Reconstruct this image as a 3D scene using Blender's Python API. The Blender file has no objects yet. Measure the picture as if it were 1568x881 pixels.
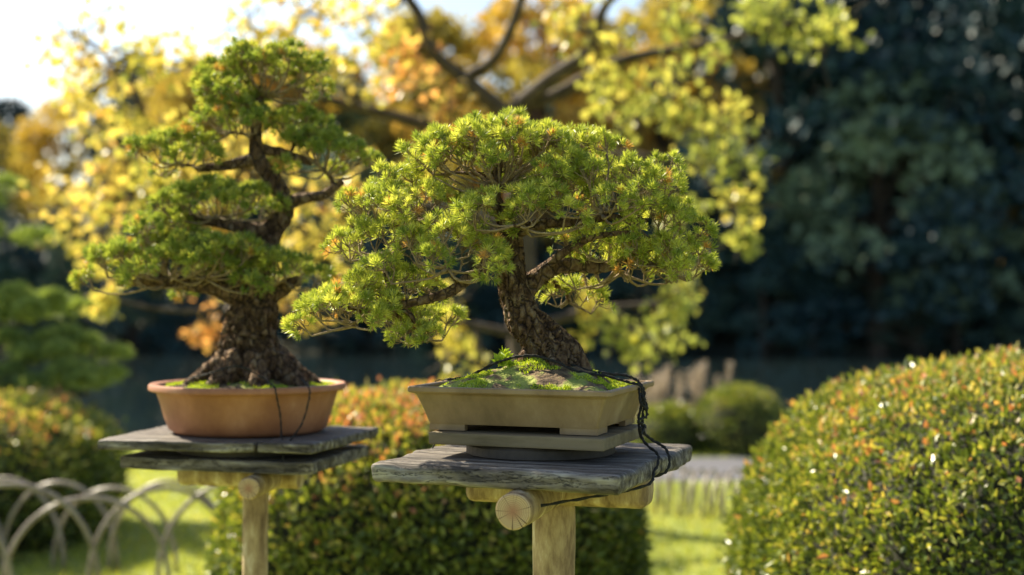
import bpy, math, numpy as np
from math import radians, sin, cos, pi
rng = np.random.default_rng(7)
scene = bpy.context.scene

# ------------------------------------------------------------------ helpers
def nrm(a):
    a = np.asarray(a, float)
    return a/np.maximum(np.linalg.norm(a, axis=-1, keepdims=True), 1e-9)
_K = rng.normal(size=(10,3)); _PH = rng.uniform(0,6.28,10)
def n3(p, f=1.0):
    p = np.asarray(p, float)
    s = 0
    for i in range(10):
        s = s + np.sin((p@_K[i])*f*(1+0.25*i) + _PH[i])/(1+0.25*i)
    return s/3.0

class Geo:
    def __init__(s): s.V=[]; s.F=[]; s.R=[]; s.n=0
    def add(s, V, F, r=0.5):
        V=np.asarray(V,float); F=np.asarray(F,int)
        s.V.append(V); s.F.append(F+s.n); s.n+=len(V)
        s.R.append(np.full(len(F), r) if np.isscalar(r) else np.asarray(r,float))
    def build(s, name, mat, parent=None, smooth=False):
        V=np.concatenate(s.V); F=np.concatenate(s.F); R=np.concatenate(s.R)
        me=bpy.data.meshes.new(name)
        me.vertices.add(len(V)); me.vertices.foreach_set("co", V.astype(np.float32).ravel())
        me.loops.add(F.size); me.loops.foreach_set("vertex_index", F.astype(np.int32).ravel())
        me.polygons.add(len(F)); me.polygons.foreach_set("loop_start", np.arange(0,F.size,F.shape[1],dtype=np.int32))
        me.update(calc_edges=True)
        a=me.attributes.new("rnd",'FLOAT','FACE'); a.data.foreach_set("value", R.astype(np.float32))
        me.polygons.foreach_set("use_smooth", np.full(len(F), smooth))
        me.materials.append(mat)
        ob=bpy.data.objects.new(name, me); scene.collection.objects.link(ob)
        if parent: ob.parent=parent
        return ob

def empty(name, loc=(0,0,0), rz=0):
    e=bpy.data.objects.new(name,None); e.location=loc; e.rotation_euler=(0,0,radians(rz))
    e.empty_display_size=0.1
    scene.collection.objects.link(e); return e

def catmull(P, k=5):
    P=np.asarray(P,float)
    Q=np.vstack([2*P[0]-P[1],P,2*P[-1]-P[-2]])
    out=[]
    for i in range(1,len(Q)-2):
        for t in np.linspace(0,1,k,endpoint=False):
            a,b,c,d=Q[i-1],Q[i],Q[i+1],Q[i+2]
            out.append(.5*((2*b)+(-a+c)*t+(2*a-5*b+4*c-d)*t*t+(-a+3*b-3*c+d)*t**3))
    out.append(P[-1]); out=np.array(out)
    if out.shape[1]>3: out[:,3]=np.maximum(out[:,3],1e-4)
    return out

def tube(path, sides=6, amp=0, freq=1, cap=True, amp2=0):
    path=np.asarray(path,float); C=path[:,:3]; R=path[:,3]
    if cap:
        C=np.vstack([C[0],C,C[-1]]); R=np.concatenate([[1e-5],R,[1e-5]])
    T=np.gradient(C,axis=0); 
    if cap: T[0]=T[2]; T[1]=T[2]; T[-1]=T[-3]; T[-2]=T[-3]
    T=nrm(T)
    up=np.array([0,1.,0]) if abs(T[0][1])<.8 else np.array([1.,0,0])
    N=np.zeros_like(C); n=nrm(up-T[0]*np.dot(up,T[0]))
    for i in range(len(C)):
        n=n-T[i]*np.dot(n,T[i]); n=n/max(np.linalg.norm(n),1e-9); N[i]=n
    B=np.cross(T,N)
    th=np.linspace(0,2*pi,sides,endpoint=False)
    D=N[:,None,:]*np.cos(th)[None,:,None]+B[:,None,:]*np.sin(th)[None,:,None]
    V=C[:,None,:]+D*R[:,None,None]
    if amp:
        w=n3(V.reshape(-1,3)*freq*np.array([1,1,.35])).reshape(V.shape[:2])
        k=amp*w
        if amp2:
            w2=n3(V.reshape(-1,3)*freq*2.6*np.array([1,1,.45])+7).reshape(V.shape[:2]); k=k-amp2*(1-np.clip(np.abs(w2)*2.6,0,1))**1.3
        V=C[:,None,:]+D*(R[:,None]*(1+k))[:,:,None]
    V=V.reshape(-1,3); m=len(C)
    i=np.arange(m-1)[:,None]; j=np.arange(sides)[None,:]; j2=(j+1)%sides
    F=np.stack([i*sides+j, i*sides+j2, (i+1)*sides+j2, (i+1)*sides+j],-1).reshape(-1,4)
    return V,F

def leaves(geo, P, A, L, W, rnd, fold=0.15, mid=0.45):
    N=len(P); L=np.broadcast_to(L,(N,))[:,None]; W=np.broadcast_to(W,(N,))[:,None]
    A=nrm(A); S=nrm(np.cross(A, rng.normal(size=(N,3)))); U=np.cross(S,A)
    a=P; b=P+A*L*mid+S*W/2+U*W*fold; c=P+A*L; d=P+A*L*mid-S*W/2+U*W*fold
    V=np.stack([a,b,c,d],1).reshape(-1,3)
    F=np.arange(4*N).reshape(N,4)
    geo.add(V,F,rnd)

# ------------------------------------------------------------------ materials
def newmat(name):
    m=bpy.data.materials.new(name); m.use_nodes=True
    nt=m.node_tree; nt.nodes.clear()
    out=nt.nodes.new('ShaderNodeOutputMaterial'); return m,nt,out
def ramp(nt, stops):
    r=nt.nodes.new('ShaderNodeValToRGB'); cr=r.color_ramp
    while len(cr.elements)<len(stops): cr.elements.new(0.5)
    for e,(p,c) in zip(cr.elements,stops): e.position=p; e.color=(*c,1)
    return r
def leafmat(name, stops, tr=0.4, tint=(1.3,1.2,.5), rough=.45, spec=.4, objvar=0):
    m,nt,out=newmat(name); L=nt.links.new
    at=nt.nodes.new('ShaderNodeAttribute'); at.attribute_name='rnd'
    r=ramp(nt,stops); 
    src=at.outputs['Fac']
    if objvar:
        oi=nt.nodes.new('ShaderNodeObjectInfo')
        ma=nt.nodes.new('ShaderNodeMath'); ma.operation='MULTIPLY_ADD'; ma.inputs[1].default_value=1-objvar
        mb=nt.nodes.new('ShaderNodeMath'); mb.operation='MULTIPLY'; mb.inputs[1].default_value=objvar
        L(oi.outputs['Random'],mb.inputs[0]); L(src,ma.inputs[0]); L(mb.outputs[0],ma.inputs[2]); src=ma.outputs[0]
    L(src,r.inputs[0])
    p=nt.nodes.new('ShaderNodeBsdfPrincipled'); p.inputs['Roughness'].default_value=rough
    p.inputs['Specular IOR Level'].default_value=spec
    L(r.outputs[0],p.inputs['Base Color'])
    if tr<=0:
        L(p.outputs[0],out.inputs[0]); return m
    t=nt.nodes.new('ShaderNodeBsdfTranslucent')
    mx=nt.nodes.new('ShaderNodeMix'); mx.data_type='RGBA'; mx.blend_type='MULTIPLY'; mx.inputs[0].default_value=1
    mx.inputs[7].default_value=(*tint,1); L(r.outputs[0],mx.inputs[6]); L(mx.outputs[2],t.inputs[0])
    s=nt.nodes.new('ShaderNodeMixShader'); s.inputs[0].default_value=tr
    L(p.outputs[0],s.inputs[1]); L(t.outputs[0],s.inputs[2]); L(s.outputs[0],out.inputs[0])
    return m
def surfmat(name, stops, scale=8, stretch=(1,1,1), rough=.8, bump=.4, bscale=None, detail=8, dist=.01, spec=.3, vor=None, rot=(0,0,0), warp=.12):
    m,nt,out=newmat(name); L=nt.links.new
    tc=nt.nodes.new('ShaderNodeTexCoord'); mp=nt.nodes.new('ShaderNodeMapping')
    mp.inputs['Scale'].default_value=stretch; mp.inputs['Rotation'].default_value=rot
    L(tc.outputs['Object'],mp.inputs[0])
    n=nt.nodes.new('ShaderNodeTexNoise'); n.inputs['Scale'].default_value=scale; n.inputs['Detail'].default_value=detail
    n.inputs['Roughness'].default_value=.65
    L(mp.outputs[0],n.inputs[0]); r=ramp(nt,stops); L(n.outputs[0],r.inputs[0])
    p=nt.nodes.new('ShaderNodeBsdfPrincipled'); p.inputs['Roughness'].default_value=rough; p.inputs['Specular IOR Level'].default_value=spec
    col=r.outputs[0]; hgt=n.outputs[0]
    if bscale:
        n2=nt.nodes.new('ShaderNodeTexNoise'); n2.inputs['Scale'].default_value=bscale; n2.inputs['Detail'].default_value=6
        L(mp.outputs[0],n2.inputs[0]); hgt=n2.outputs[0]
    if vor:
        vs,width,dark=vor[:3]; vstr=vor[3] if len(vor)>3 else (1,1,1)
        v=nt.nodes.new('ShaderNodeTexVoronoi'); v.feature='DISTANCE_TO_EDGE'; v.inputs['Scale'].default_value=vs
        mp2=nt.nodes.new('ShaderNodeMapping'); mp2.inputs['Scale'].default_value=vstr; L(tc.outputs['Object'],mp2.inputs[0])
        ad=nt.nodes.new('ShaderNodeMix'); ad.data_type='RGBA'; ad.blend_type='ADD'; ad.inputs[0].default_value=warp
        L(mp2.outputs[0],ad.inputs[6]); L(n.outputs[1],ad.inputs[7]); L(ad.outputs[2],v.inputs[0])
        mr=nt.nodes.new('ShaderNodeMapRange'); mr.inputs[2].default_value=width; L(v.outputs[0],mr.inputs[0])
        mx=nt.nodes.new('ShaderNodeMix'); mx.data_type='RGBA'; L(mr.outputs[0],mx.inputs[0])
        mx.inputs[6].default_value=(*dark,1); L(col,mx.inputs[7]); col=mx.outputs[2]
        mm=nt.nodes.new('ShaderNodeMath'); mm.operation='MULTIPLY_ADD'; mm.inputs[1].default_value=.5
        L(hgt,mm.inputs[0]); L(mr.outputs[0],mm.inputs[2]); hgt=mm.outputs[0]
    L(col,p.inputs['Base Color'])
    b=nt.nodes.new('ShaderNodeBump'); b.inputs['Strength'].default_value=bump; b.inputs['Distance'].default_value=dist
    L(hgt,b.inputs['Height']); L(b.outputs[0],p.inputs['Normal']); L(p.outputs[0],out.inputs[0])
    return m

M_needle=leafmat('bonsai_needles',[(0,(.18,.25,.05)),(.45,(.42,.48,.09)),(.85,(.68,.69,.18)),(1,(.62,.32,.12))],tr=.48,tint=(1.22,1.17,.6),rough=.36,spec=.55)
M_needle2=leafmat('bonsai_needles_deep',[(0,(.14,.21,.05)),(.5,(.32,.39,.08)),(.9,(.54,.52,.12)),(1,(.52,.27,.09))],tr=.45,tint=(1.25,1.2,.6),rough=.4,spec=.5)
M_bark=surfmat('bonsai_bark',[(.34,(.13,.07,.04)),(.46,(.34,.20,.11)),(.55,(.52,.34,.20)),(.68,(.72,.56,.38))],scale=.55,stretch=(1,1,.6),bump=1,dist=1.0,rough=.85,vor=(.5,.13,(.09,.05,.03),(1,1,.5)),warp=1.5)
M_twig=surfmat('twig_bark',[(.35,(.20,.14,.075)),(.65,(.44,.33,.20))],scale=.8,bump=.5,dist=.2)
M_pot=surfmat('olive_glazed_clay',[(.3,(.15,.10,.05)),(.48,(.235,.155,.08)),(.6,(.29,.20,.11)),(.75,(.40,.30,.18))],scale=9,stretch=(1,1,.5),rough=.5,bump=.2,bscale=60,dist=.002,spec=.4)
M_terra=surfmat('terracotta_clay',[(.3,(.25,.095,.045)),(.5,(.35,.145,.07)),(.62,(.42,.19,.10)),(.75,(.54,.30,.18))],scale=9,stretch=(1,1,.6),rough=.55,bump=.15,bscale=50,dist=.002,spec=.4)
M_grey=surfmat('weathered_grey_wood',[(.34,(.035,.028,.022)),(.44,(.095,.080,.065)),(.54,(.18,.155,.13)),(.66,(.36,.33,.28))],scale=11,stretch=(.5,7,4),rough=.7,bump=1,dist=.004,vor=(9,.022,(.03,.025,.02),(.7,3.0,4.5)),warp=.35)
M_log=surfmat('peeled_log_wood',[(.3,(.10,.065,.035)),(.42,(.24,.16,.085)),(.55,(.42,.31,.17)),(.68,(.66,.56,.40))],scale=26,stretch=(1,1,.3),rough=.75,bump=.8,dist=.004)
M_board=surfmat('olive_board',[(.3,(.11,.085,.045)),(.6,(.23,.18,.105))],scale=12,stretch=(.4,2,2),rough=.7,bump=.4,dist=.003)
M_dark=surfmat('dark_turntable',[(.3,(.02,.017,.014)),(.6,(.07,.055,.04))],scale=12,rough=.6,bump=.3,dist=.002)
M_rope=surfmat('black_rope',[(.3,(.010,.010,.010)),(.7,(.035,.033,.03))],scale=200,rough=.8,bump=.8,dist=.002)
M_soil=surfmat('mossy_soil',[(.38,(.06,.04,.025)),(.48,(.20,.14,.08)),(.54,(.26,.30,.07)),(.7,(.40,.44,.10))],scale=16,rough=.95,bump=1,bscale=120,dist=.006)
M_moss=leafmat('moss_blades',[(0,(.24,.38,.03)),(1,(.58,.66,.07))],tr=.4)
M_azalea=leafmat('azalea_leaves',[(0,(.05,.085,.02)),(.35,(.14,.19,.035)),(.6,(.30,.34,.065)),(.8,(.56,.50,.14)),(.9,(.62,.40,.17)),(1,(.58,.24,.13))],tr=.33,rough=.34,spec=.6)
M_azcore=surfmat('azalea_inner_shade',[(.3,(.010,.013,.005)),(.7,(.035,.035,.017))],scale=20)  # near-black base paints the shade inside the bush onto a solid core
M_gold=leafmat('golden_leaves',[(0,(.30,.34,.08)),(.35,(.56,.52,.11)),(.75,(.72,.54,.14)),(1,(.70,.36,.13))],tr=.6,tint=(1.2,1.17,.85),rough=.35,spec=.5)
M_treebark=surfmat('dark_tree_bark',[(.3,(.03,.022,.016)),(.7,(.12,.09,.06))],scale=10,bump=.8,dist=.02)
M_forest=leafmat('forest_leaves',[(0,(.015,.042,.050)),(.5,(.036,.080,.074)),(.8,(.08,.13,.07)),(1,(.16,.19,.08))],tr=0,objvar=.55,rough=.5,spec=.35)  # distance haze is put into the leaf colour as a dark bluish base
M_forestlt=leafmat('forest_leaves_light',[(0,(.07,.12,.08)),(1,(.22,.29,.15))],tr=0,objvar=.4,rough=.5,spec=.3)
M_forestau=leafmat('forest_leaves_autumn',[(0,(.20,.20,.07)),(.35,(.44,.37,.10)),(.6,(.60,.42,.13)),(1,(.62,.32,.13))],tr=.42,objvar=.5,rough=.6,spec=.2)
M_pine=leafmat('pine_needles',[(0,(.12,.20,.06)),(1,(.40,.50,.18))],tr=.4)
M_grassb=leafmat('grass_blades',[(0,(.22,.28,.04)),(.6,(.40,.46,.08)),(1,(.55,.52,.15))],tr=.4,tint=(1.3,1.2,.4))
M_plume=leafmat('pampas_plume',[(0,(.35,.27,.17)),(1,(.60,.50,.38))],tr=.3,tint=(1,1,1))
M_metal=surfmat('hoop_bamboo',[(.3,(.17,.13,.10)),(.7,(.36,.30,.24))],scale=10,rough=.35,bump=.1,spec=.6)
M_path=surfmat('gravel_path',[(.3,(.08,.08,.09)),(.7,(.14,.14,.155))],scale=20,rough=.9,bump=.4)
M_ground=surfmat('lawn_ground',[(.3,(.13,.15,.03)),(.5,(.22,.26,.05)),(.7,(.32,.33,.08))],scale=1.2,rough=.95,bump=.5,bscale=30,dist=.02)
M_litter=surfmat('forest_floor',[(.3,(.012,.018,.012)),(.5,(.03,.035,.02)),(.7,(.06,.05,.025))],scale=.8,rough=.95,bump=.5,bscale=6,dist=.1)

# ------------------------------------------------------------------ world, sun, camera
SUN_AZ=-50; SUN_EL=41
w=bpy.data.worlds.new("World"); scene.world=w; w.use_nodes=True
nt=w.node_tree; bg=nt.nodes['Background']; sk=nt.nodes.new('ShaderNodeTexSky'); sk.sky_type='NISHITA'
sk.sun_disc=False; sk.sun_elevation=radians(SUN_EL); sk.sun_rotation=radians(SUN_AZ); sk.dust_density=1.5
nt.links.new(sk.outputs[0],bg.inputs[0]); bg.inputs[1].default_value=.21
sd=bpy.data.lights.new('sun','SUN'); sd.energy=12.5; sd.angle=radians(.5); sd.color=(1,.89,.68)
so=bpy.data.objects.new('sun',sd); scene.collection.objects.link(so)
from mathutils import Vector
to=Vector((sin(radians(SUN_AZ))*cos(radians(SUN_EL)), cos(radians(SUN_AZ))*cos(radians(SUN_EL)), sin(radians(SUN_EL))))
so.rotation_euler=to.to_track_quat('Z','Y').to_euler(); so.location=(-5,5,8)
cd=bpy.data.cameras.new('camera'); cam=bpy.data.objects.new('camera',cd); scene.collection.objects.link(cam)
cam.location=(0,0,1.5); cam.rotation_euler=(radians(90),0,0); cd.lens=50; cd.sensor_width=36
cd.clip_end=2000; cd.clip_start=.05; cd.dof.use_dof=True; cd.dof.focus_distance=2.72; cd.dof.aperture_fstop=2.0
scene.camera=cam
scene.view_settings.view_transform='Standard'; scene.view_settings.look='None'; scene.view_settings.exposure=0

# ------------------------------------------------------------------ ground, path, pond
def sm(a,b,x):
    t=np.clip((x-a)/(b-a),0,1); return t*t*(3-2*t)
def ground_h(x,y):
    pond=sm(13.4,14.4,y)*(1-sm(34,36,y))*sm(-40,-30,x)*(1-sm(30,40,x))
    slope=.13+.27*sm(2,20,x)
    return -.5*pond + slope*np.clip(y-35,0,45)*sm(35,38,y) + .25*n3(np.stack([x,y,0*x],-1)*.15)*sm(36,50,y)
g=Geo()
xs=np.concatenate([np.linspace(-600,-45,12),np.linspace(-40,40,130),np.linspace(45,600,12)])
ys=np.concatenate([np.linspace(-300,-10,8),np.linspace(-5,40,120),np.linspace(41,90,50),np.linspace(100,900,12)])
X,Y=np.meshgrid(xs,ys); Z=ground_h(X,Y); V=np.stack([X,Y,Z],-1).reshape(-1,3)
nx,ny=len(xs),len(ys); I,J=np.meshgrid(np.arange(nx-1),np.arange(ny-1)); a=(J*nx+I).ravel()
g.add(V,np.stack([a,a+1,a+1+nx,a+nx],-1)); gr=g.build('ground',M_ground,smooth=True)
gr.data.materials.append(M_litter)
far=(V[a][:,1]>33.5); gr.data.polygons.foreach_set("material_index",far.astype(np.int32)); gr.data.update()
def strip(name,mat,x0,x1,n,y0,y1,z,wob=.0):
    g=Geo(); xs=np.linspace(x0,x1,n); w_=wob*np.sin(xs*.5)
    V=np.concatenate([np.stack([xs,y0+w_,0*xs+z],-1),np.stack([xs,y1+w_,0*xs+z],-1)])
    i=np.arange(n-1); g.add(V,np.stack([i,i+1,i+1+n,i+n],-1)); return g.build(name,mat)
strip('gravel_path',M_path,.3,30,60,10.9,12.4,.006,.15)
m,nt,out=newmat('pond_water'); p=nt.nodes.new('ShaderNodeBsdfPrincipled'); p.inputs['Base Color'].default_value=(.01,.018,.02,1); p.inputs['Roughness'].default_value=.06
nn=nt.nodes.new('ShaderNodeTexNoise'); nn.inputs['Scale'].default_value=3; tc=nt.nodes.new('ShaderNodeTexCoord'); nt.links.new(tc.outputs['Object'],nn.inputs[0])
bb=nt.nodes.new('ShaderNodeBump'); bb.inputs['Strength'].default_value=.12; nt.links.new(nn.outputs[0],bb.inputs['Height']); nt.links.new(bb.outputs[0],p.inputs['Normal']); nt.links.new(p.outputs[0],out.inputs[0])
strip('pond_water',m,-40,38,2,13.5,36,-.12)

# grass
g=Geo(); N=70000
y=6.0+(13.6-6.0)*rng.random(N)**.9; x=(rng.random(N)*2-1)*(.45*y+1)
keep=~((y>10.8)&(y<12.5)&(x>.3)); x=x[keep]; y=y[keep]; N=len(x)
A=np.stack([rng.normal(size=N)*.45,rng.normal(size=N)*.45,np.ones(N)],-1)
leaves(g,np.stack([x,y,np.zeros(N)-.003],-1),A,rng.uniform(.03,.06,N),.010,np.clip(.5+.3*n3(np.stack([x,y,0*x],-1),2)+rng.normal(size=N)*.2,0,1))
g.build('lawn_grass',M_grassb)

# ------------------------------------------------------------------ bushes
def bush(name, c, ax, N, L, zc=.35, nexp=2.5, red=.25, W=.5):
    par=empty(name,(c[0],c[1],0)); a,b,top=ax
    def surf(d,k=1.0):
        cz=np.where(d[:,2]>0, top-zc, zc*1.6)
        t=(np.abs(d[:,0]/a)**nexp+np.abs(d[:,1]/b)**nexp+np.abs(d[:,2]/cz)**nexp)**(-1/nexp)
        P=d*t[:,None]*k
        G=np.sign(d)*np.abs(P/np.stack([a+0*cz,b+0*cz,cz],-1))**(nexp-1)/np.stack([a+0*cz,b+0*cz,cz],-1)
        P=P*(1+.024*n3(P+c[0],7/max(a,.4))+.010*n3(P+c[0],22))[:,None]
        P[:,2]+=zc; return P,nrm(G)
    d=nrm(rng.normal(size=(int(N*1.6),3))*np.array([a,b,.8]))
    d=d[(d[:,1]<.25)|(rng.random(len(d))<.35)][:N]
    P,G=surf(d); k=P[:,2]>0.0; P=P[k];G=G[k]; n=len(P)
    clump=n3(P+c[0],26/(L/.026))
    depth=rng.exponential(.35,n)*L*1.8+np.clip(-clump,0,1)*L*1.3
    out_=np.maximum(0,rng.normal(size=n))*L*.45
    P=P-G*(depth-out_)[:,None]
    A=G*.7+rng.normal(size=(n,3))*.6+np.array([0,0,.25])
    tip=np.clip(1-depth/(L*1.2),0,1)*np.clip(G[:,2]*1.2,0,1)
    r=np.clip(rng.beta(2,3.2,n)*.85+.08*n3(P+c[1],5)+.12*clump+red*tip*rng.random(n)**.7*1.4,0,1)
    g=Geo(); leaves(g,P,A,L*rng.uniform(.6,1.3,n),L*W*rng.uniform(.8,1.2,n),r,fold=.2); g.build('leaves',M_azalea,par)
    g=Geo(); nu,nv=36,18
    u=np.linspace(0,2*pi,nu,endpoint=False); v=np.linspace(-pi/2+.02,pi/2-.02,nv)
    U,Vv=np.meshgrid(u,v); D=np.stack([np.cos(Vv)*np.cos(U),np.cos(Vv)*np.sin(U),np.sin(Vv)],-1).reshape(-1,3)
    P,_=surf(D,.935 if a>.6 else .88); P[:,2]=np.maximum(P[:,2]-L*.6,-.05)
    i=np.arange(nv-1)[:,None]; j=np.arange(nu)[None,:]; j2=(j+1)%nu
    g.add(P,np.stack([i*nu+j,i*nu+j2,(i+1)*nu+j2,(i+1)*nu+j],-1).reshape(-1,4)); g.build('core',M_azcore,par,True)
    return par
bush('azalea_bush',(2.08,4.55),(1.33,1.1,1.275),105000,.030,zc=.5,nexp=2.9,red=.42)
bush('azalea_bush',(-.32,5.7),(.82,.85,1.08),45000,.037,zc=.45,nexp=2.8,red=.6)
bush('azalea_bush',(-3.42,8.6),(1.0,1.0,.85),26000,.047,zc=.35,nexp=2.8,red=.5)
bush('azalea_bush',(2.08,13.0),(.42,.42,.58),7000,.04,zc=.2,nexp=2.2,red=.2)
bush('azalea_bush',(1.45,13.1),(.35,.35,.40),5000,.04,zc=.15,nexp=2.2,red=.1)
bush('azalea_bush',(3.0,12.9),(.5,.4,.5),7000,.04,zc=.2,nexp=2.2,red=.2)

# pampas grass
par=empty('pampas_grass',(1.62,13.6,0))
g=Geo(); gp=Geo()
for i in range(26):
    b=np.array([rng.normal()*.25,rng.normal()*.15,0]); top=b+np.array([rng.normal()*.12,rng.normal()*.1,rng.uniform(.35,.62)])
    g.add(*tube([[*b,.004],[*((b+top)/2),.004],[*top,.003]],3))
    n=60; t=rng.random(n); P=top+np.outer(t,[0,0,.16])+rng.normal(size=(n,3))*.012
    leaves(gp,P,rng.normal(size=(n,3))*.5+[0,0,.8],.05,.014,rng.random(n))
n=500; P=np.stack([rng.normal(size=n)*.25,rng.normal(size=n)*.15,np.zeros(n)],-1)
leaves(gp,P,np.stack([rng.normal(size=n)*.4,rng.normal(size=n)*.4,np.ones(n)],-1),.45,.015,rng.random(n)*.4)
g.build('stems',M_plume,par); gp.build('plumes',M_plume,par)

# ------------------------------------------------------------------ hoop fences
def hoops(name, pts, wd, ht, r):
    par=empty(name); g=Geo()
    for (x,y,ang) in pts:
        h_=ht*(1+.05*rng.normal()); w_=wd*(1+.04*rng.normal()); ang+=rng.normal()*2
        t=np.linspace(0,pi,22); ux,uy=cos(radians(ang)),sin(radians(ang))
        path=np.stack([x-np.cos(t)*w_/2*ux, y-np.cos(t)*w_/2*uy, np.sin(t)**.85*h_-.01, np.full(22,r)],-1)
        g.add(*tube(path,8))
    g.build('hoops',M_metal,par,True)
hoops('hoop_fence',[(-3.1+.34*i, 6.6+.12*i, 18) for i in range(-2,6)],.78,.50,.013)
hoops('hoop_fence',[(-3.0+.30*i, 7.6-.03*i, -6) for i in range(-3,5)],.66,.47,.012)
hoops('hoop_fence',[(.95+.075*i, 9.6-.03*i, 70-1.5*i) for i in range(-2,20)],.42,.30,.011)

# ------------------------------------------------------------------ bonsai builder (local units: cm)
def bonsai(loc, s, trunk, limbs, pads, roots, needles, Ln, Wn, mneed, cf=1.25):
    par=empty('bonsai_tree',loc); par.scale=(s,s,s)
    gt=Geo(); gw=Geo(); gn=Geo()
    tp=catmull(trunk,22); gt.add(*tube(tp,72,amp=.12,freq=.9,amp2=.26))
    for l in limbs: gt.add(*tube(catmull(l,12),22,amp=.11,freq=1.3,amp2=.15))
    for l in roots: gt.add(*tube(catmull(l,11),30,amp=.14,freq=.9,amp2=.22))
    att=[tp]+[catmull(l,5) for l in limbs]; att=np.vstack(att)
    att=att[att[:,2]>9]
    TP=[];TD=[]
    for (cx,cy,cz,rx,ry,rz,n) in pads:
        c=np.array([cx,cy,cz],float)
        q=c-np.array([0,0,.5])
        dd=np.linalg.norm(att[:,:3]-q,axis=1)+np.maximum(0,att[:,2]-q[2]+1)*2
        a=att[np.argmin(dd)]; d=q-a[:3]; ln=np.linalg.norm(d)
        r0=min(a[3]*.75,.35+.035*ln)
        m1=a[:3]+d*.35+np.array([rng.normal()*.06*ln,rng.normal()*.06*ln,.06*ln]); m2=a[:3]+d*.7+np.array([rng.normal()*.06*ln,rng.normal()*.05*ln,.02*ln])
        lp=catmull([[*a[:3],r0],[*m1,r0*.85],[*m2,r0*.65],[*q,r0*.45]],6); gt.add(*tube(lp,9,amp=.08,freq=1.5))
        k=max(5,int(n/15)); 
        rr=np.sqrt((np.arange(k)+.5)/k); th=np.arange(k)*2.399+rng.random()*6
        cl=np.stack([rr*np.cos(th),rr*np.sin(th)],-1)+rng.normal(size=(k,2))*.06
        hz=np.sqrt(np.clip(1-np.sum(cl**2,1),0,1))
        C=c+np.stack([cl[:,0]*rx*.92,cl[:,1]*ry*.92,hz*rz*.8+rng.normal(size=k)*.10*rz],-1)
        cr=math.sqrt(rx*ry/k)*cf
        for ci in range(k):
            cc=C[ci]; m=max(6,int(n/k))
            outw=nrm(np.array([cl[ci,0]/rx*8,cl[ci,1]/ry*8,hz[ci]/rz*8+.35]))
            node=cc-outw*cr*.9-np.array([0,0,.25*cr])
            jd=np.linalg.norm(lp[len(lp)//3:,:3]-node,axis=1)+rng.random(len(lp)-len(lp)//3)*1.5; sp=lp[len(lp)//3+np.argmin(jd)][:3]
            md=(sp+node)/2+rng.normal(size=3)*.07*np.linalg.norm(node-sp)-np.array([0,0,.08*np.linalg.norm(node-sp)])
            gw.add(*tube(catmull([[*sp,.32],[*md,.26],[*node,.18]],3),5))
            D=nrm(rng.normal(size=(m,3))+outw*1.0); D=D-outw*np.minimum(0,(D@outw))[:,None]*1.2; D=nrm(D)
            P=cc-outw*cr*.3+D*cr*np.array([1,1,.8])*rng.uniform(.6,1.0,(m,1))
            dirs=nrm(D*.7+np.array([0,0,.55])+rng.normal(size=(m,3))*.22)
            TP.append(P);TD.append(dirs)
            kk=max(2,m//5); mids=node+(P[rng.integers(0,m,kk)]-node)*.5+rng.normal(size=(kk,3))*.2
            for q_ in mids: gw.add(*tube([[*node,.17],[*((node+q_)/2+rng.normal(size=3)*.1),.14],[*q_,.11]],4,cap=False))
            for i in range(m):
                b=mids[np.argmin(np.linalg.norm(mids-P[i],axis=1))]
                h=P[i]-dirs[i]*np.linalg.norm(P[i]-b)*.4
                gw.add(*tube([[*b,.11],[*h,.09],[*P[i],.08]],3,cap=False))
    TP=np.vstack(TP);TD=np.vstack(TD); T=len(TP)
    sz=np.repeat(rng.uniform(.8,1.2,T),needles)
    base=np.repeat(TP,needles,0); ax=np.repeat(TD,needles,0); n=len(base)
    ph=np.radians(rng.uniform(8,82,n)); perp=nrm(np.cross(ax,rng.normal(size=(n,3))))
    A=ax*np.cos(ph)[:,None]+perp*np.sin(ph)[:,None]
    P=base-ax*(rng.random(n)*Ln*.25*(ph/1.2))[:,None]
    tr_=rng.beta(1.5,1.5,T); tr_[rng.random(T)<.015]=.97
    r=np.clip(np.repeat(tr_,needles)*.85+rng.normal(size=n)*.07,0,.86); r[np.repeat(tr_,needles)>.96]=.98
    leaves(gn,P,A,Ln*sz*rng.uniform(.8,1.1,n),Wn,r,fold=.1,mid=.5)
    gt.build('trunk_and_limbs',M_bark,par,True); gw.build('twigs',M_twig,par,True); gn.build('needles',mneed,par)
    return par

S=.01
trunk=[[1.5,0,-3,6.8],[.6,0,1.5,5.3],[-1.6,0,5,4.4],[-4.6,0,8.5,3.8],[-6.6,0,13,3.1],[-7.4,0,18,2.8],[-7.4,.5,23,2.5],[-8.4,1,28,1.9],[-10.8,.5,34,1.3],[-9.6,0,42,.7]]
limbs=[
 [[-6.2,.5,11,1.9],[-3.6,1.5,15.5,2.0],[0,2.2,18.6,1.8],[5,2.5,19.6,1.4],[11,3,19,1.1],[17,3,21,.8],[22,2,23.5,.5]],
 [[-7.4,0,20,1.8],[-11,-2,20.5,1.5],[-15,-4,17.5,1.3],[-20,-5,14.0,1.1],[-27,-5,12.0,.9],[-34,-4,10.5,.7],[-40,-3,11,.4]],
 [[-7.6,.5,24,1.5],[-12,2,26,1.2],[-18,3,27,1.0],[-26,3,28.5,.7],[-32,2,30,.4]],
 [[-8,.5,25,1.5],[-3,-1,27.5,1.2],[4,-3,28,1.0],[12,-3,29,.8],[20,-2,28.5,.4]],
 [[-9,1,29,1.3],[-6,5,33,1.0],[-2,9,36,.7]],
 [[-7,1,17,1.3],[-3,6,17,1.0],[4,12,15,.7]],
 [[-3,2,17,1.0],[3,-2,22,.9],[9,-5,25,.7],[16,-5,26,.4]]]
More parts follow.
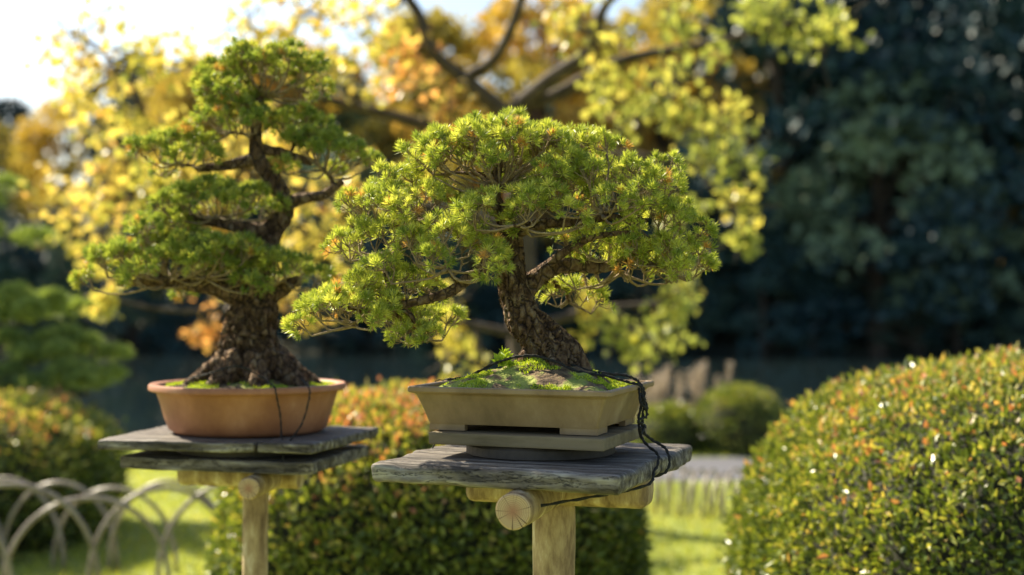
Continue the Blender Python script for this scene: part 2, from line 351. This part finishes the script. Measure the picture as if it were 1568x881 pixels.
roots=[[[-1,0,5,3.2],[3,-1,2.5,3.0],[5.8,-1.5,-.5,2.4],[8,-1.5,-3.5,1.6]],
       [[-1,0,4,3],[-4,-1.5,.5,2.2],[-6,-2,-3,1.4]],[[0,0,3,3],[1,-4,0,2.2],[2,-7,-3.5,1.4]]]
pads=[[-9.5,0,36,18,15,15,450],[11,-3,30.5,19,14,12.5,370],[22.5,1,26,9.5,10,8,140],
      [16,7,18,15,9,6,140],[23,-1,19.5,11.5,8,6,120],[8,2,22.5,10,7,5,80],[-28.5,2,29,14,12,10,230],[-34,0,22.5,11,8,7,120],[-20,-9,19.5,15,9,8,190],
      [-38.5,-3,7.5,12.5,10,9.5,250],[-32,0,13,10,9,8,110],[-27,3,6,10,8,5.5,90],[-7,-12,27.5,14,6,6.5,105],
      [5,13,12,8,6,4.5,50],[-24,-4,4.5,3,3,3,14],[27,4,17.5,7,6,5,70],[-19,3,39,12,10,8,120],[2,4,38,13,11,10,150]]
bonsai((.073,2.87,1.350),S,trunk,limbs,pads,roots,40,1.8,.175,M_needle)

trunk2=[[0,0,-4,9.6],[.5,0,3,7.9],[-.8,0,10,7.0],[.4,0,17,6.0],[1,1,24,4.6],[2.5,2,32,3.3],[4.8,2,38,2.9],[8.0,1,43.5,2.6],[5.4,0,50,2.3],[1.2,0,56,2.1],[1.0,0,64,1.6],[2,0,74,1.0]]
limbs2=[[[-1,0,20,4],[-7,-3,23,3],[-15,-5,24,2.0],[-24,-5,24.5,1.3],[-33,-4,24,.8]],
 [[1,0,19,3.5],[7,0,22.5,2.2],[12,-1,25,1.3]],
 [[4,1,37,2.2],[-2,0,38,1.7],[-8,0,39,1.2],[-17,0,41,.8]],
 [[7,1,43,2.2],[12,1,45.5,1.6],[18,0,46.5,1.3],[23,0,50,.8]],
 [[1.5,0,56,1.8],[-6,0,54,1.3],[-14,0,53,.9]],
 [[1.5,0,58,1.5],[8,0,57,1.2],[15,0,54.5,.8]]]
roots2=[[[5*cos(a),5*sin(a),5,4],[10*cos(a),9*sin(a),1.5,3.2],[15*cos(a),13*sin(a),-1.5,2.2],[19*cos(a),16*sin(a),-5,1.2]] for a in (.15,-.5,-1.3,-2.1,-2.8,2.6,1.4)]
pads2=[[-20,-4,25,23,15,13,550],[-10,-9,26,18,9,10,220],[8,-4,25,12,9,7,120],
       [-9,0,41.5,17,12,9,290],[-22,0,37,9,7,5,70],[-19,0,55,12,9,7.5,170],[-5,-2,62.5,13,10,7.5,170],
       [18,0,53,13,10,10.5,270],[11,2,62.5,9,7,6,90],[3,0,72,18,13,12.5,430],[-6,2,70,8,8,8,100]]
bonsai((-.657,3.6,1.270),.01,trunk2,limbs2,pads2,roots2,30,2.1,.27,M_needle2,cf=1.22)

# ------------------------------------------------------------------ solids
def rrect(w,d,r,seg=4):
    pts=[]
    for cx,cy,a0 in ((w/2-r,d/2-r,0),(-w/2+r,d/2-r,90),(-w/2+r,-d/2+r,180),(w/2-r,-d/2+r,270)):
        for i in range(seg+1):
            a=radians(a0+90*i/seg); pts.append((cx+r*cos(a),cy+r*sin(a)))
    return np.array(pts)
def loft(rings, capb=True, capt=True):
    n=len(rings[0])
    if capb: rings=[np.column_stack([rings[0][:,:2]*0+rings[0][:,:2].mean(0),rings[0][:,2]])]+rings
    if capt: rings=rings+[np.column_stack([rings[-1][:,:2]*0+rings[-1][:,:2].mean(0),rings[-1][:,2]])]
    V=np.vstack(rings); m=len(rings)
    i=np.arange(m-1)[:,None]; j=np.arange(n)[None,:]; j2=(j+1)%n
    return V,np.stack([i*n+j,i*n+j2,(i+1)*n+j2,(i+1)*n+j],-1).reshape(-1,4)
def ring(w,d,r,z): p=rrect(w,d,max(r,.0005)); return np.column_stack([p,np.full(len(p),z)])

def slab(name,parent,w,d,z0,z1,mat,bev=.005,wob=.0,nu=80,nv=60,seed=0,loc=(0,0),rz=0):
    def face(nu,nv,f):
        u,v=np.meshgrid(np.linspace(-1,1,nu),np.linspace(-1,1,nv)); P=f(u,v).reshape(-1,3)
        I,J=np.meshgrid(np.arange(nu-1),np.arange(nv-1)); a=(J*nu+I).ravel()
        return P,np.stack([a,a+1,a+1+nu,a+nu],-1)
    h=(z1-z0)/2; zc=(z0+z1)/2; W=w/2;D=d/2; g=Geo()
    fs=[lambda u,v:np.stack([u*W,v*D,0*u+h],-1),lambda u,v:np.stack([-u*W,v*D,0*u-h],-1)]
    fy=[lambda u,v:np.stack([u*W,0*u-D,v*h],-1),lambda u,v:np.stack([-u*W,0*u+D,v*h],-1)]
    fx=[lambda u,v:np.stack([0*u+W,u*D,v*h],-1),lambda u,v:np.stack([0*u-W,-u*D,v*h],-1)]
    for f,a,b in [(fs[0],nu,nv),(fs[1],nu,nv),(fy[0],nu,9),(fy[1],nu,9),(fx[0],nv,9),(fx[1],nv,9)]:
        P,F=face(a,b,f)
        inner=np.clip(P,[-W+bev,-D+bev,-h+bev],[W-bev,D-bev,h-bev]); off=P-inner; l=np.linalg.norm(off,axis=1,keepdims=True)
        P=inner+off/np.maximum(l,1e-9)*np.minimum(l,bev)*1.0
        if wob:
            q=P*np.array([1,1,1])+seed
            sc=np.stack([n3(q,9),n3(q+5,9),n3(q*[1,1,.5]+9,22)*.5],-1)+.45*np.stack([n3(q+3,45),n3(q+8,45),n3(q+2,60)*.5],-1)
            edge=np.clip((np.maximum(abs(P[:,0])/W,abs(P[:,1])/D)-.6)/.4,0,1)[:,None]
            P=P+sc*wob*np.array([1,1,.5])*(.25+.75*edge)
        g.add(P+[0,0,zc],F)
    o=g.build(name,mat,parent,True); o.location=(loc[0],loc[1],0); o.rotation_euler=(0,0,radians(rz)); return o

POT=empty('rectangular_bonsai_pot',(.045,2.85,1.2215),-20)
w0,d0=.41,.335; g=Geo()
prof=[(.066,.013),(.064,.016),(.052,.035),(.036,.058),(.026,.070),(.020,.073),(.004,.075),(0,.0775),(0,.084),(.003,.0865),(.022,.0865),(.026,.084),(.030,.070)]
rings=[ring(w0-i,d0-i,.006,z) for i,z in prof]
g.add(*loft(rings,True,True))
fw,fd=w0-.066,d0-.066
for sx in (-1,1):
    for sy in (-1,1):
        def foot(x0,x1,y0,y1):
            R=[]
            for z in (0.0006,.0136):
                R.append(np.array([[sx*x0,sy*y0,z],[sx*x1,sy*y0,z],[sx*x1,sy*y1,z],[sx*x0,sy*y1,z]]))
            g.add(*loft(R))
        foot(fw/2-.001,fw/2-.075,fd/2-.001,fd/2-.016)
        foot(fw/2-.0015,fw/2-.014,fd/2-.017,fd/2-.07)
pot=g.build('pot_body',M_pot,POT)
mo=pot.modifiers.new('es','EDGE_SPLIT'); mo.split_angle=radians(35)
def soil(parent,w,d,z,fh,mat,round_=False):
    g=Geo(); n=70
    u,v=np.meshgrid(np.linspace(-1,1,n),np.linspace(-1,1,n))
    if round_:
        x=u*np.sqrt(1-v*v/2)*w/2; y=v*np.sqrt(1-u*u/2)*d/2
    else: x=u*w/2; y=v*d/2
    e=np.clip((1-np.maximum(abs(u),abs(v)))/.12,0,1)
    zz=z+fh(x,y)+e*(.0055*n3(np.stack([x,y,0*x],-1),45)+.003*n3(np.stack([x,y,0*x],-1),120))
    P=np.stack([x,y,zz],-1).reshape(-1,3)
    I,J=np.meshgrid(np.arange(n-1),np.arange(n-1)); a=(J*n+I).ravel()
    g.add(P,np.stack([a,a+1,a+1+n,a+n],-1)); g.build('soil',mat,parent,True)
    return P
def fh(x,y):
    r=np.hypot((x-.012)/1.15,(y-.018)); e=np.clip(np.minimum(.175-abs(x),.14-abs(y))/.05,0,1)
    return .052*np.exp(-(r/.085)**2)+.013*e
P=soil(POT,.355,.28,.079,fh,M_soil)
def moss(parent,P,N,thr,fh_,hgt=.005,seed=3):
    idx=rng.integers(0,len(P),N*3); Q=P[idx]+np.column_stack([rng.normal(size=(N*3,2))*.002,np.zeros(N*3)])
    k=n3(Q*[1,1,0]+seed,38)>thr; Q=Q[k][:N]; n=len(Q)
    g=Geo(); leaves(g,Q-[0,0,.001],np.column_stack([rng.normal(size=(n,2))*.6,np.ones(n)]),rng.uniform(.6,1.5,n)*hgt,.0022,rng.random(n)); g.build('moss',M_moss,parent)
moss(POT,P,16000,-.05,fh)
g=Geo(); base=np.array([-.045,-.035,.118]); 
for i in range(4):
    b=base+np.array([rng.normal()*.008,rng.normal()*.006,0]); h=rng.uniform(.02,.036)
    m_=14; t=rng.random(m_); leaves(g,b+np.outer(t,[0,0,h]),np.column_stack([rng.normal(size=(m_,2)),np.full(m_,.9)]),.018,.008,rng.random(m_)*.5)
g.build('weed',M_moss,POT)

def rope(parent,pts,r=.0028,name='rope'):
    p=catmull([[*q,r] for q in pts],8); p=p.copy()
    p[:,:3]+=rng.normal(size=(len(p),3))*.0005
    g=Geo(); t=np.arange(len(p))*1.1
    for ph in (0,pi):
        q=p.copy(); q[:,0]+=np.cos(t+ph)*r*.45; q[:,2]+=np.sin(t+ph)*r*.45; q[:,3]=r*.72; g.add(*tube(q,6))
    return g.build(name,M_rope,parent,True)
R=empty('tie_rope')
C20,S20=cos(radians(-20)),sin(radians(-20))
def pl(x,y,z): return (.045+C20*x-S20*y, 2.85+S20*x+C20*y, z)
rope(R,[pl(-.185,-.02,1.312),pl(-.13,-.03,1.322),pl(-.06,-.05,1.352),pl(.0,-.055,1.366),pl(.05,-.045,1.358),pl(.10,-.03,1.336),pl(.15,.0,1.326),pl(.19,.02,1.313),pl(.213,.03,1.304),pl(.213,.03,1.27),pl(.21,.02,1.235),pl(.225,.0,1.20),pl(.262,-.03,1.178),pl(.262,-.06,1.15),pl(.255,-.10,1.128),pl(.17,-.17,1.112),pl(.09,-.25,1.100),pl(.05,-.28,1.062)])
rope(R,[pl(-.02,.02,1.37),pl(.04,-.01,1.362),pl(.11,.02,1.334),pl(.17,.06,1.324),pl(.2,.05,1.314),pl(.215,.045,1.29),pl(.216,.03,1.25),pl(.22,.015,1.22),pl(.235,.03,1.2),pl(.268,.02,1.18),pl(.268,-.0,1.14),pl(.2,-.02,1.125)])
rope(R,[pl(.207,.035,1.300),pl(.217,.01,1.275),pl(.222,.035,1.262),pl(.215,.05,1.276),pl(.219,.02,1.285),pl(.224,.03,1.25),pl(.215,.0,1.24),pl(.222,.02,1.228),pl(.222,-.01,1.215),pl(.226,-.03,1.23)])
rope(R,[pl(-.185,-.02,1.312),pl(-.208,-.02,1.306),pl(-.207,-.02,1.26),pl(-.19,-.03,1.21),pl(-.20,-.05,1.176)],r=.0012)

ST=empty('wooden_bonsai_stand',(.057,2.83,0),-21)
slab('top_slab',ST,.49,.53,1.134,1.171,M_grey,bev=.010,wob=.009,seed=2)
slab('riser_board',ST,.355,.30,1.1965,1.2205,M_board,bev=.003,wob=.001,seed=4)
g=Geo(); t=np.linspace(0,2*pi,48,endpoint=False)
def circ(r,z): return np.column_stack([r*np.cos(t),r*np.sin(t),np.full(48,z)])
g.add(*loft([circ(.143,1.170),circ(.148,1.174),circ(.148,1.190),circ(.143,1.1955)])); g.build('turntable',M_dark,ST).modifiers.new('e','EDGE_SPLIT')
def log(parent,name,a,b,r,mat=M_log,amp=.03):
    a=np.array(a,float);b=np.array(b,float); k=24
    P=[a+(b-a)*i/k for i in range(k+1)]
    P=[a,a+(b-a)*.012]+P[1:-1]+[b-(b-a)*.012,b]; rr=[r*.94,r]+[r]*(k-1)+[r,r*.94]
    g=Geo(); V,F=tube(np.column_stack([np.array(P),rr]),32,amp=amp,freq=25,amp2=.05); 
    g.add(V-a,F)
    o=g.build(name,mat,parent,True); o.location=a
    m=o.modifiers.new('e','EDGE_SPLIT'); m.split_angle=radians(50); return o
def logend(parent,c,n_,r):
    m,nt,out=newmat('log_end_grain'); L=nt.links.new
    tc=nt.nodes.new('ShaderNodeTexCoord'); wv=nt.nodes.new('ShaderNodeTexWave'); wv.wave_type='RINGS'; wv.rings_direction='Z'
    wv.inputs['Scale'].default_value=95; wv.inputs['Distortion'].default_value=5; wv.inputs['Detail'].default_value=4; wv.inputs['Detail Scale'].default_value=.6
    L(tc.outputs['Object'],wv.inputs[0]); rp=ramp(nt,[(0,(.36,.23,.11)),(.6,(.48,.33,.17)),(1,(.54,.40,.23))]); L(wv.outputs[0],rp.inputs[0])
    gr=nt.nodes.new('ShaderNodeVectorMath'); gr.operation='LENGTH'; L(tc.outputs['Object'],gr.inputs[0])
    mr=nt.nodes.new('ShaderNodeMapRange'); mr.inputs[1].default_value=r*.1; mr.inputs[2].default_value=r*.6; L(gr.outputs[1],mr.inputs[0])
    mx=nt.nodes.new('ShaderNodeMix'); mx.data_type='RGBA'; mx.inputs[6].default_value=(.36,.17,.09,1); L(mr.outputs[0],mx.inputs[0]); L(rp.outputs[0],mx.inputs[7])
    sx=nt.nodes.new('ShaderNodeSeparateXYZ'); L(tc.outputs['Object'],sx.inputs[0])
    an=nt.nodes.new('ShaderNodeMath'); an.operation='ARCTAN2'; L(sx.outputs[0],an.inputs[0]); L(sx.outputs[1],an.inputs[1])
    ns=nt.nodes.new('ShaderNodeTexNoise'); ns.noise_dimensions='1D'; ns.inputs['Scale'].default_value=6; ns.inputs['Detail'].default_value=3; L(an.outputs[0],ns.inputs['W'])
    r2=ramp(nt,[(.62,(0,0,0)),(.66,(1,1,1))]); L(ns.outputs[0],r2.inputs[0])
    mk=nt.nodes.new('ShaderNodeMix'); mk.data_type='RGBA'; mk.inputs[7].default_value=(.14,.08,.04,1); L(r2.outputs[0],mk.inputs[0]); L(mx.outputs[2],mk.inputs[6])
    p=nt.nodes.new('ShaderNodeBsdfPrincipled'); p.inputs['Roughness'].default_value=.7; L(mk.outputs[2],p.inputs[0]); L(p.outputs[0],out.inputs[0])
    g=Geo(); t=np.linspace(0,2*pi,32,endpoint=False); rr=r*(1+.03*np.sin(3*t))
    rings=[np.column_stack([rr*k*np.cos(t),rr*k*np.sin(t),np.full(32,z)]) for k,z in ((.93,-.004),(.93,0.0015),(.85,.003),(.3,.003))]
    g.add(*loft(rings,False,True)); o=g.build('log_end',m,parent)
    o.location=c; o.rotation_euler=Vector(n_).to_track_quat('Z','Y').to_euler()
log(ST,'front_log',(.055,-.295,1.101),(.0,.22,1.101),.035)
logend(ST,(.055,-.2955,1.101),(.106,-.994,0),.035)
slab('cross_beam',ST,.38,.075,1.070,1.1325,M_log,bev=.02,wob=.004,seed=7,loc=(.035,.01),rz=4)
log(ST,'post',(.02,.02,-.02),(.02,.02,1.072),.042,amp=.06)

RP=empty('round_terracotta_bonsai_pot',(-.668,3.6,1.136),0)
g=Geo()
prof=[(.165,.0),(.185,.002),(.198,.012),(.208,.04),(.218,.075),(.226,.098),(.230,.104),(.243,.106),(.247,.110),(.247,.119),(.244,.123),(.228,.123),(.222,.119),(.215,.10)]
rings=[circ(r,z)*np.array([1,.92,1]) for r,z in prof]; g.add(*loft(rings)); o=g.build('pot_body',M_terra,RP,True)
mo=o.modifiers.new('es','EDGE_SPLIT'); mo.split_angle=radians(40)
def fh2(x,y): 
    r=np.hypot(x,y); return .03*np.exp(-(r/.13)**2)
P=soil(RP,.44,.40,.112,fh2,M_soil,True); moss(RP,P,14000,-.2,fh2,hgt=.007)
rope(R,[(-.80,3.52,1.275),(-.74,3.45,1.29),(-.66,3.42,1.31),(-.60,3.41,1.285),(-.565,3.385,1.262),(-.56,3.375,1.25),(-.555,3.40,1.2),(-.55,3.40,1.14),(-.54,3.36,1.10),(-.56,3.36,1.06)],r=.0022)
rope(R,[(-.52,3.5,1.275),(-.49,3.42,1.262),(-.485,3.405,1.24),(-.50,3.40,1.18),(-.53,3.38,1.13)],r=.0022)
S2=empty('wooden_bonsai_stand',(-.665,3.58,0),-14)
slab('top_plank',S2,.40,.46,1.110,1.1345,M_grey,bev=.005,wob=.008,seed=11,loc=(-.09,0),rz=3)
slab('top_plank_b',S2,.14,.42,1.112,1.136,M_grey,bev=.005,wob=.006,seed=15,loc=(.20,-.01),rz=-2)
g=Geo(); g.add(*loft([circ(.17,1.0905),circ(.175,1.093),circ(.175,1.1095)])); g.build('turntable',M_dark,S2)
slab('lower_plank',S2,.50,.40,1.060,1.0905,M_grey,bev=.005,wob=.007,seed=21)
log(S2,'cross_log',(-.17,-.02,1.030),(.15,-.02,1.030),.03)
log(S2,'front_log',(.11,-.235,1.030),(.06,.2,1.030),.027)
logend(S2,(.11,-.2355,1.030),(.114,-.993,0),.027)
log(S2,'post',(.02,.0,-.02),(.02,.0,1.03),.032,amp=.06)

# ------------------------------------------------------------------ golden autumn tree  (metres)
GT=empty('golden_autumn_tree')
cl=[(-2.7,2.1,.28),(-2.5,2.3,.2),(-2.8,1.78,.17),(-2.35,2.1,.2),(-2.35,1.45,.10),(-1.97,1.25,.13),(-1.85,1.5,.10),
 (-2.87,2.85,.2),(-2.5,2.95,.22),(-2.6,2.68,.16),(-2.2,2.85,.2),(-2.3,2.55,.15),(-1.6,3.1,.25),(-1.25,3.15,.22),(-1.9,2.85,.18),
 (-.75,3.05,.25),(-.95,2.8,.22),(-.4,2.6,.18),(-.9,3.25,.25),(.3,3.2,.15),(.5,3.05,.2),(.75,2.9,.18),(1.0,2.7,.2),
 (1.2,2.5,.2),(1.4,2.65,.15),(1.3,2.25,.19),(1.45,2.03,.15),(1.43,1.8,.09),(1.05,3.1,.18),(.75,2.55,.18),
 (1.75,3.2,.22),(1.95,3.1,.2),(1.6,3.25,.18),
 (.9,1.45,.17),(.65,1.2,.17),(.95,1.12,.16),(1.05,1.38,.12),(.5,1.35,.13),(-.4,1.3,.17),(-.35,1.08,.15),
 (-1.38,1.9,.2),(-1.2,1.78,.18),(-1.4,2.2,.2),(-2.0,2.2,.2),(-1.25,1.35,.13),(-1.1,2.1,.2),(-1.7,2.55,.2),(1.1,2.0,.17)]
gl=Geo(); gb=Geo()
trunkG=catmull([[.06,9.3,-.1,.15],[.10,9.3,.7,.12],[.06,9.35,1.5,.10],[.05,9.3,2.2,.09],[-.02,9.3,2.7,.075]],6)
gb.add(*tube(trunkG,12,amp=.08,freq=3))
mains=[ [[0,9.3,2.6,.06],[-.25,9.2,2.8,.05],[-.5,9.1,3.0,.04],[-.6,9.05,3.25,.035],[-.8,9,3.5,.025]],
        [[0,9.3,2.65,.06],[.25,9.2,2.85,.05],[.5,9.1,3.02,.04],[.6,9.05,3.3,.03],[.95,9,3.6,.02]],
        [[0,9.3,2.72,.05],[.25,9.3,2.74,.045],[.7,9.3,2.98,.035],[1.3,9.2,3.08,.025],[1.8,9.1,3.2,.015]],
        [[-.3,9.2,2.85,.045],[-.1,9.1,2.98,.035],[.05,9.0,3.3,.03],[.15,9,3.8,.02]],
        [[0,9.3,2.3,.05],[-.6,9.1,2.55,.04],[-1.2,9,2.7,.03],[-1.8,8.9,2.9,.022],[-2.5,8.8,2.85,.015]],
        [[0,9.3,1.9,.05],[-.7,9.3,2.05,.035],[-1.5,9.2,2.15,.025],[-2.4,9.0,2.15,.015]],
        [[.05,9.3,2.1,.05],[.6,9.3,2.35,.035],[1.2,9.2,2.3,.02]],
        [[.02,9.3,1.2,.04],[.5,9.2,1.35,.025],[1.0,9.1,1.4,.015]],
        [[.0,9.3,1.2,.03],[-.5,9.2,1.3,.02],[-1.2,9.1,1.35,.014],[-1.9,9,1.35,.01]]]
att=[trunkG]
for m_ in mains:
    p_=catmull(m_,6); gb.add(*tube(p_,8,amp=.06,freq=4)); att.append(p_)
att=np.vstack(att)
for (x,z,r) in cl:
    c=np.array([x,9.0+rng.normal()*.45,z])
    d=np.linalg.norm(att[:,:3]-c,axis=1); a=att[np.argmin(d)]
    mid=(a[:3]+c)/2+rng.normal(size=3)*.06
    gb.add(*tube(catmull([[*a[:3],.02],[*mid,.014],[*c,.007]],4),5))
    for j in range(7):
        e=c+rng.normal(size=3)*r*.7; gb.add(*tube([[*c,.007],[*((c+e)/2+rng.normal(size=3)*.03),.005],[*e,.003]],4,cap=False))
    n=int(1400*r*r+35)
    sub=c+rng.normal(size=(8,3))*r*.55; ci=rng.integers(0,8,n)
    P=sub[ci]+rng.normal(size=(n,3))*r*.28
    tone=np.clip(rng.beta(1.6,1.6),0,1)
    orange = .35 if (-.9<x<-.1 and z>2.4) or (z<1.4 and x<-1.2) else 0
    green=-.28 if x>.6 else 0
    rr=np.clip(.2+.5*tone+rng.normal(size=n)*.13+orange+green,0,1)
    leaves(gl,P,rng.normal(size=(n,3))+[0,0,-.5],rng.uniform(.05,.085,n),rng.uniform(.045,.07,n),rr,mid=.6)
gl.build('leaves',M_gold,GT); gb.build('trunk_and_limbs',M_treebark,GT,True)

# ------------------------------------------------------------------ garden pine at left
GP=empty('garden_pine_tree',(-3.75,9.8,0)); gb=Geo(); gl=Geo()
tp=catmull([[0,0,-.1,.12],[.15,0,.6,.10],[-.1,0,1.2,.09],[.1,0,1.9,.06],[0,0,2.4,.03]],6); gb.add(*tube(tp,10,amp=.1,freq=5))
for (x,yy,z,rx,rz) in [(.40,-.1,1.25,.42,.22),(.60,-.3,1.0,.36,.2),(.95,-.4,.80,.36,.18),(.0,-.1,1.75,.42,.28),(-.5,0,1.5,.5,.25),(-.1,0,2.1,.32,.25),(-.7,-.2,1.0,.5,.25),(.2,-.5,.8,.4,.2)]:
    a=tp[np.argmin(abs(tp[:,2]-z+.1))]; gb.add(*tube(catmull([[*a[:3],.04],[x*.6,yy*.6,z-.02,.03],[x,yy,z,.015]],4),6))
    for j in range(11):
        sc_=np.array([x,yy,z])+np.array([rng.normal()*rx*.5,rng.normal()*rx*.4,rng.uniform(-.1,.8)*rz]); rs_=rx*rng.uniform(.16,.32)
        n=75; d=nrm(rng.normal(size=(n,3))); d[:,2]=np.abs(d[:,2])
        Ti=sc_+d*rs_*np.array([1,1,.6])*rng.uniform(.5,1.1,(n,1))
        Pn=np.repeat(Ti,6,0); leaves(gl,Pn,rng.normal(size=(len(Pn),3))*.7+np.repeat(d,6,0)+[0,0,.5],.075,.014,rng.random(len(Pn)))
gb.build('trunk_and_limbs',M_treebark,GP,True); gl.build('needles',M_pine,GP)

# ------------------------------------------------------------------ distant forest (instanced trees)
FO=empty('distant_forest')
def tree_template(seed,conic):
    rs=np.random.default_rng(seed); g=Geo(); H=7.5; R=2.6
    cls=[]
    for i in range(46):
        z=rs.uniform(.12,1)**.9*H; prof_=(1-((z/H-.42)/.62)**2) if not conic else (1.05-z/H)*1.1
        rad=R*max(.15,prof_); a=rs.uniform(0,6.28); q=rad*rs.uniform(.45,1)
        cls.append((q*cos(a),q*sin(a),z,rs.uniform(.55,1.0),rs.uniform(0,1)))
    for (x,y_,z,r,tn) in cls:
        n=90; d=nrm(rs.normal(size=(n,3))); d[:,2]=np.where(d[:,2]<-.3,-d[:,2],d[:,2])
        P=np.array([x,y_,z])+d*r*rs.uniform(.55,1.05,(n,1))*np.array([1,1,.75])
        leaves(g,P,d+rs.normal(size=(n,3))*.8,rs.uniform(.2,.36,n),rs.uniform(.16,.24,n),np.clip(tn*.6+rs.random(n)*.4,0,1))
    gt_=Geo(); gt_.add(*tube(catmull([[0,0,-1,.25],[.1,0,2,.2],[0,.1,4.5,.12],[0,0,6.8,.04]],4),7))
    for (x,y_,z,r,tn) in cls[::4]: gt_.add(*tube([[0,0,z*.7,.08],[x*.5,y_*.5,z*.9,.06],[x,y_,z,.02]],5))
    return g,gt_
temps=[]
for i,(sd_,cn) in enumerate([(1,0),(2,0),(3,1),(4,0)]):
    a,b=tree_template(sd_,cn); ms=[]
    for mt in (M_forest,M_forestlt,M_forestau):
        o=a.build('crown_template',mt); ms.append(o.data); bpy.data.objects.remove(o)
    o=b.build('trunk_template',M_treebark); tm=o.data; bpy.data.objects.remove(o)
    temps.append((ms,tm))
def put(x,y,sc,kind,ti=None,sink=.2):
    ti=rng.integers(0,4) if ti is None else ti; ms,tm=temps[ti]; z=float(ground_h(np.array(x),np.array(y)))
    rz=rng.random()*6.28
    for nm,me in (('crown',ms[kind]),('trunk',tm)):
        o=bpy.data.objects.new(nm,me); o.location=(x,y,z-sink); o.rotation_euler=(0,0,rz); o.scale=(sc*rng.uniform(.9,1.15),sc*rng.uniform(.9,1.15),sc); o.parent=FO; scene.collection.objects.link(o)
for row,yy in enumerate([37.5,42,47.5,54,62]):
    span=yy*.42+9
    for x in np.arange(-span,span,3.8 if row<3 else 4.7):
        xx=x+rng.normal()*.9; kind=0
        q=rng.random()
        if -9<xx<6 and 1<=row<=4 and q<.65: kind=2
        elif xx<4 and row>=2 and q<.25: kind=2
        elif q>.8: kind=1
        sc=rng.uniform(.7,1.15)*(1.0+ (.35 if xx>6 else 0)+.03*row)
        if row<2 and xx<-8: sc*=.7
        if row>3 and xx<-7: sc*=.9
        if row==0 and xx<6: sc*=.62
        put(xx,yy+rng.normal()*1.0,sc,kind,sink=.9*sc)
put(-2.5,40,1.15,2,1,.6); put(.8,41,1.25,2,3,.6); put(4.2,40,1.2,2,0,.6); put(-6,43,1.05,2,3,.6); put(-9.5,42,.95,2,1,.6)
put(9.2,35.5,.95,1,0,.6); put(13.5,37,.6,2); put(20,38,.8,2)
for x in np.arange(-24,27,1.6): put(x+rng.normal()*.3,35.6+rng.normal()*.3,rng.uniform(.32,.46),0,sink=.5)
for x in np.arange(-24,27,2.4): put(x+rng.normal()*.3,38.6+rng.normal()*.3,rng.uniform(.4,.5),0,sink=.6)
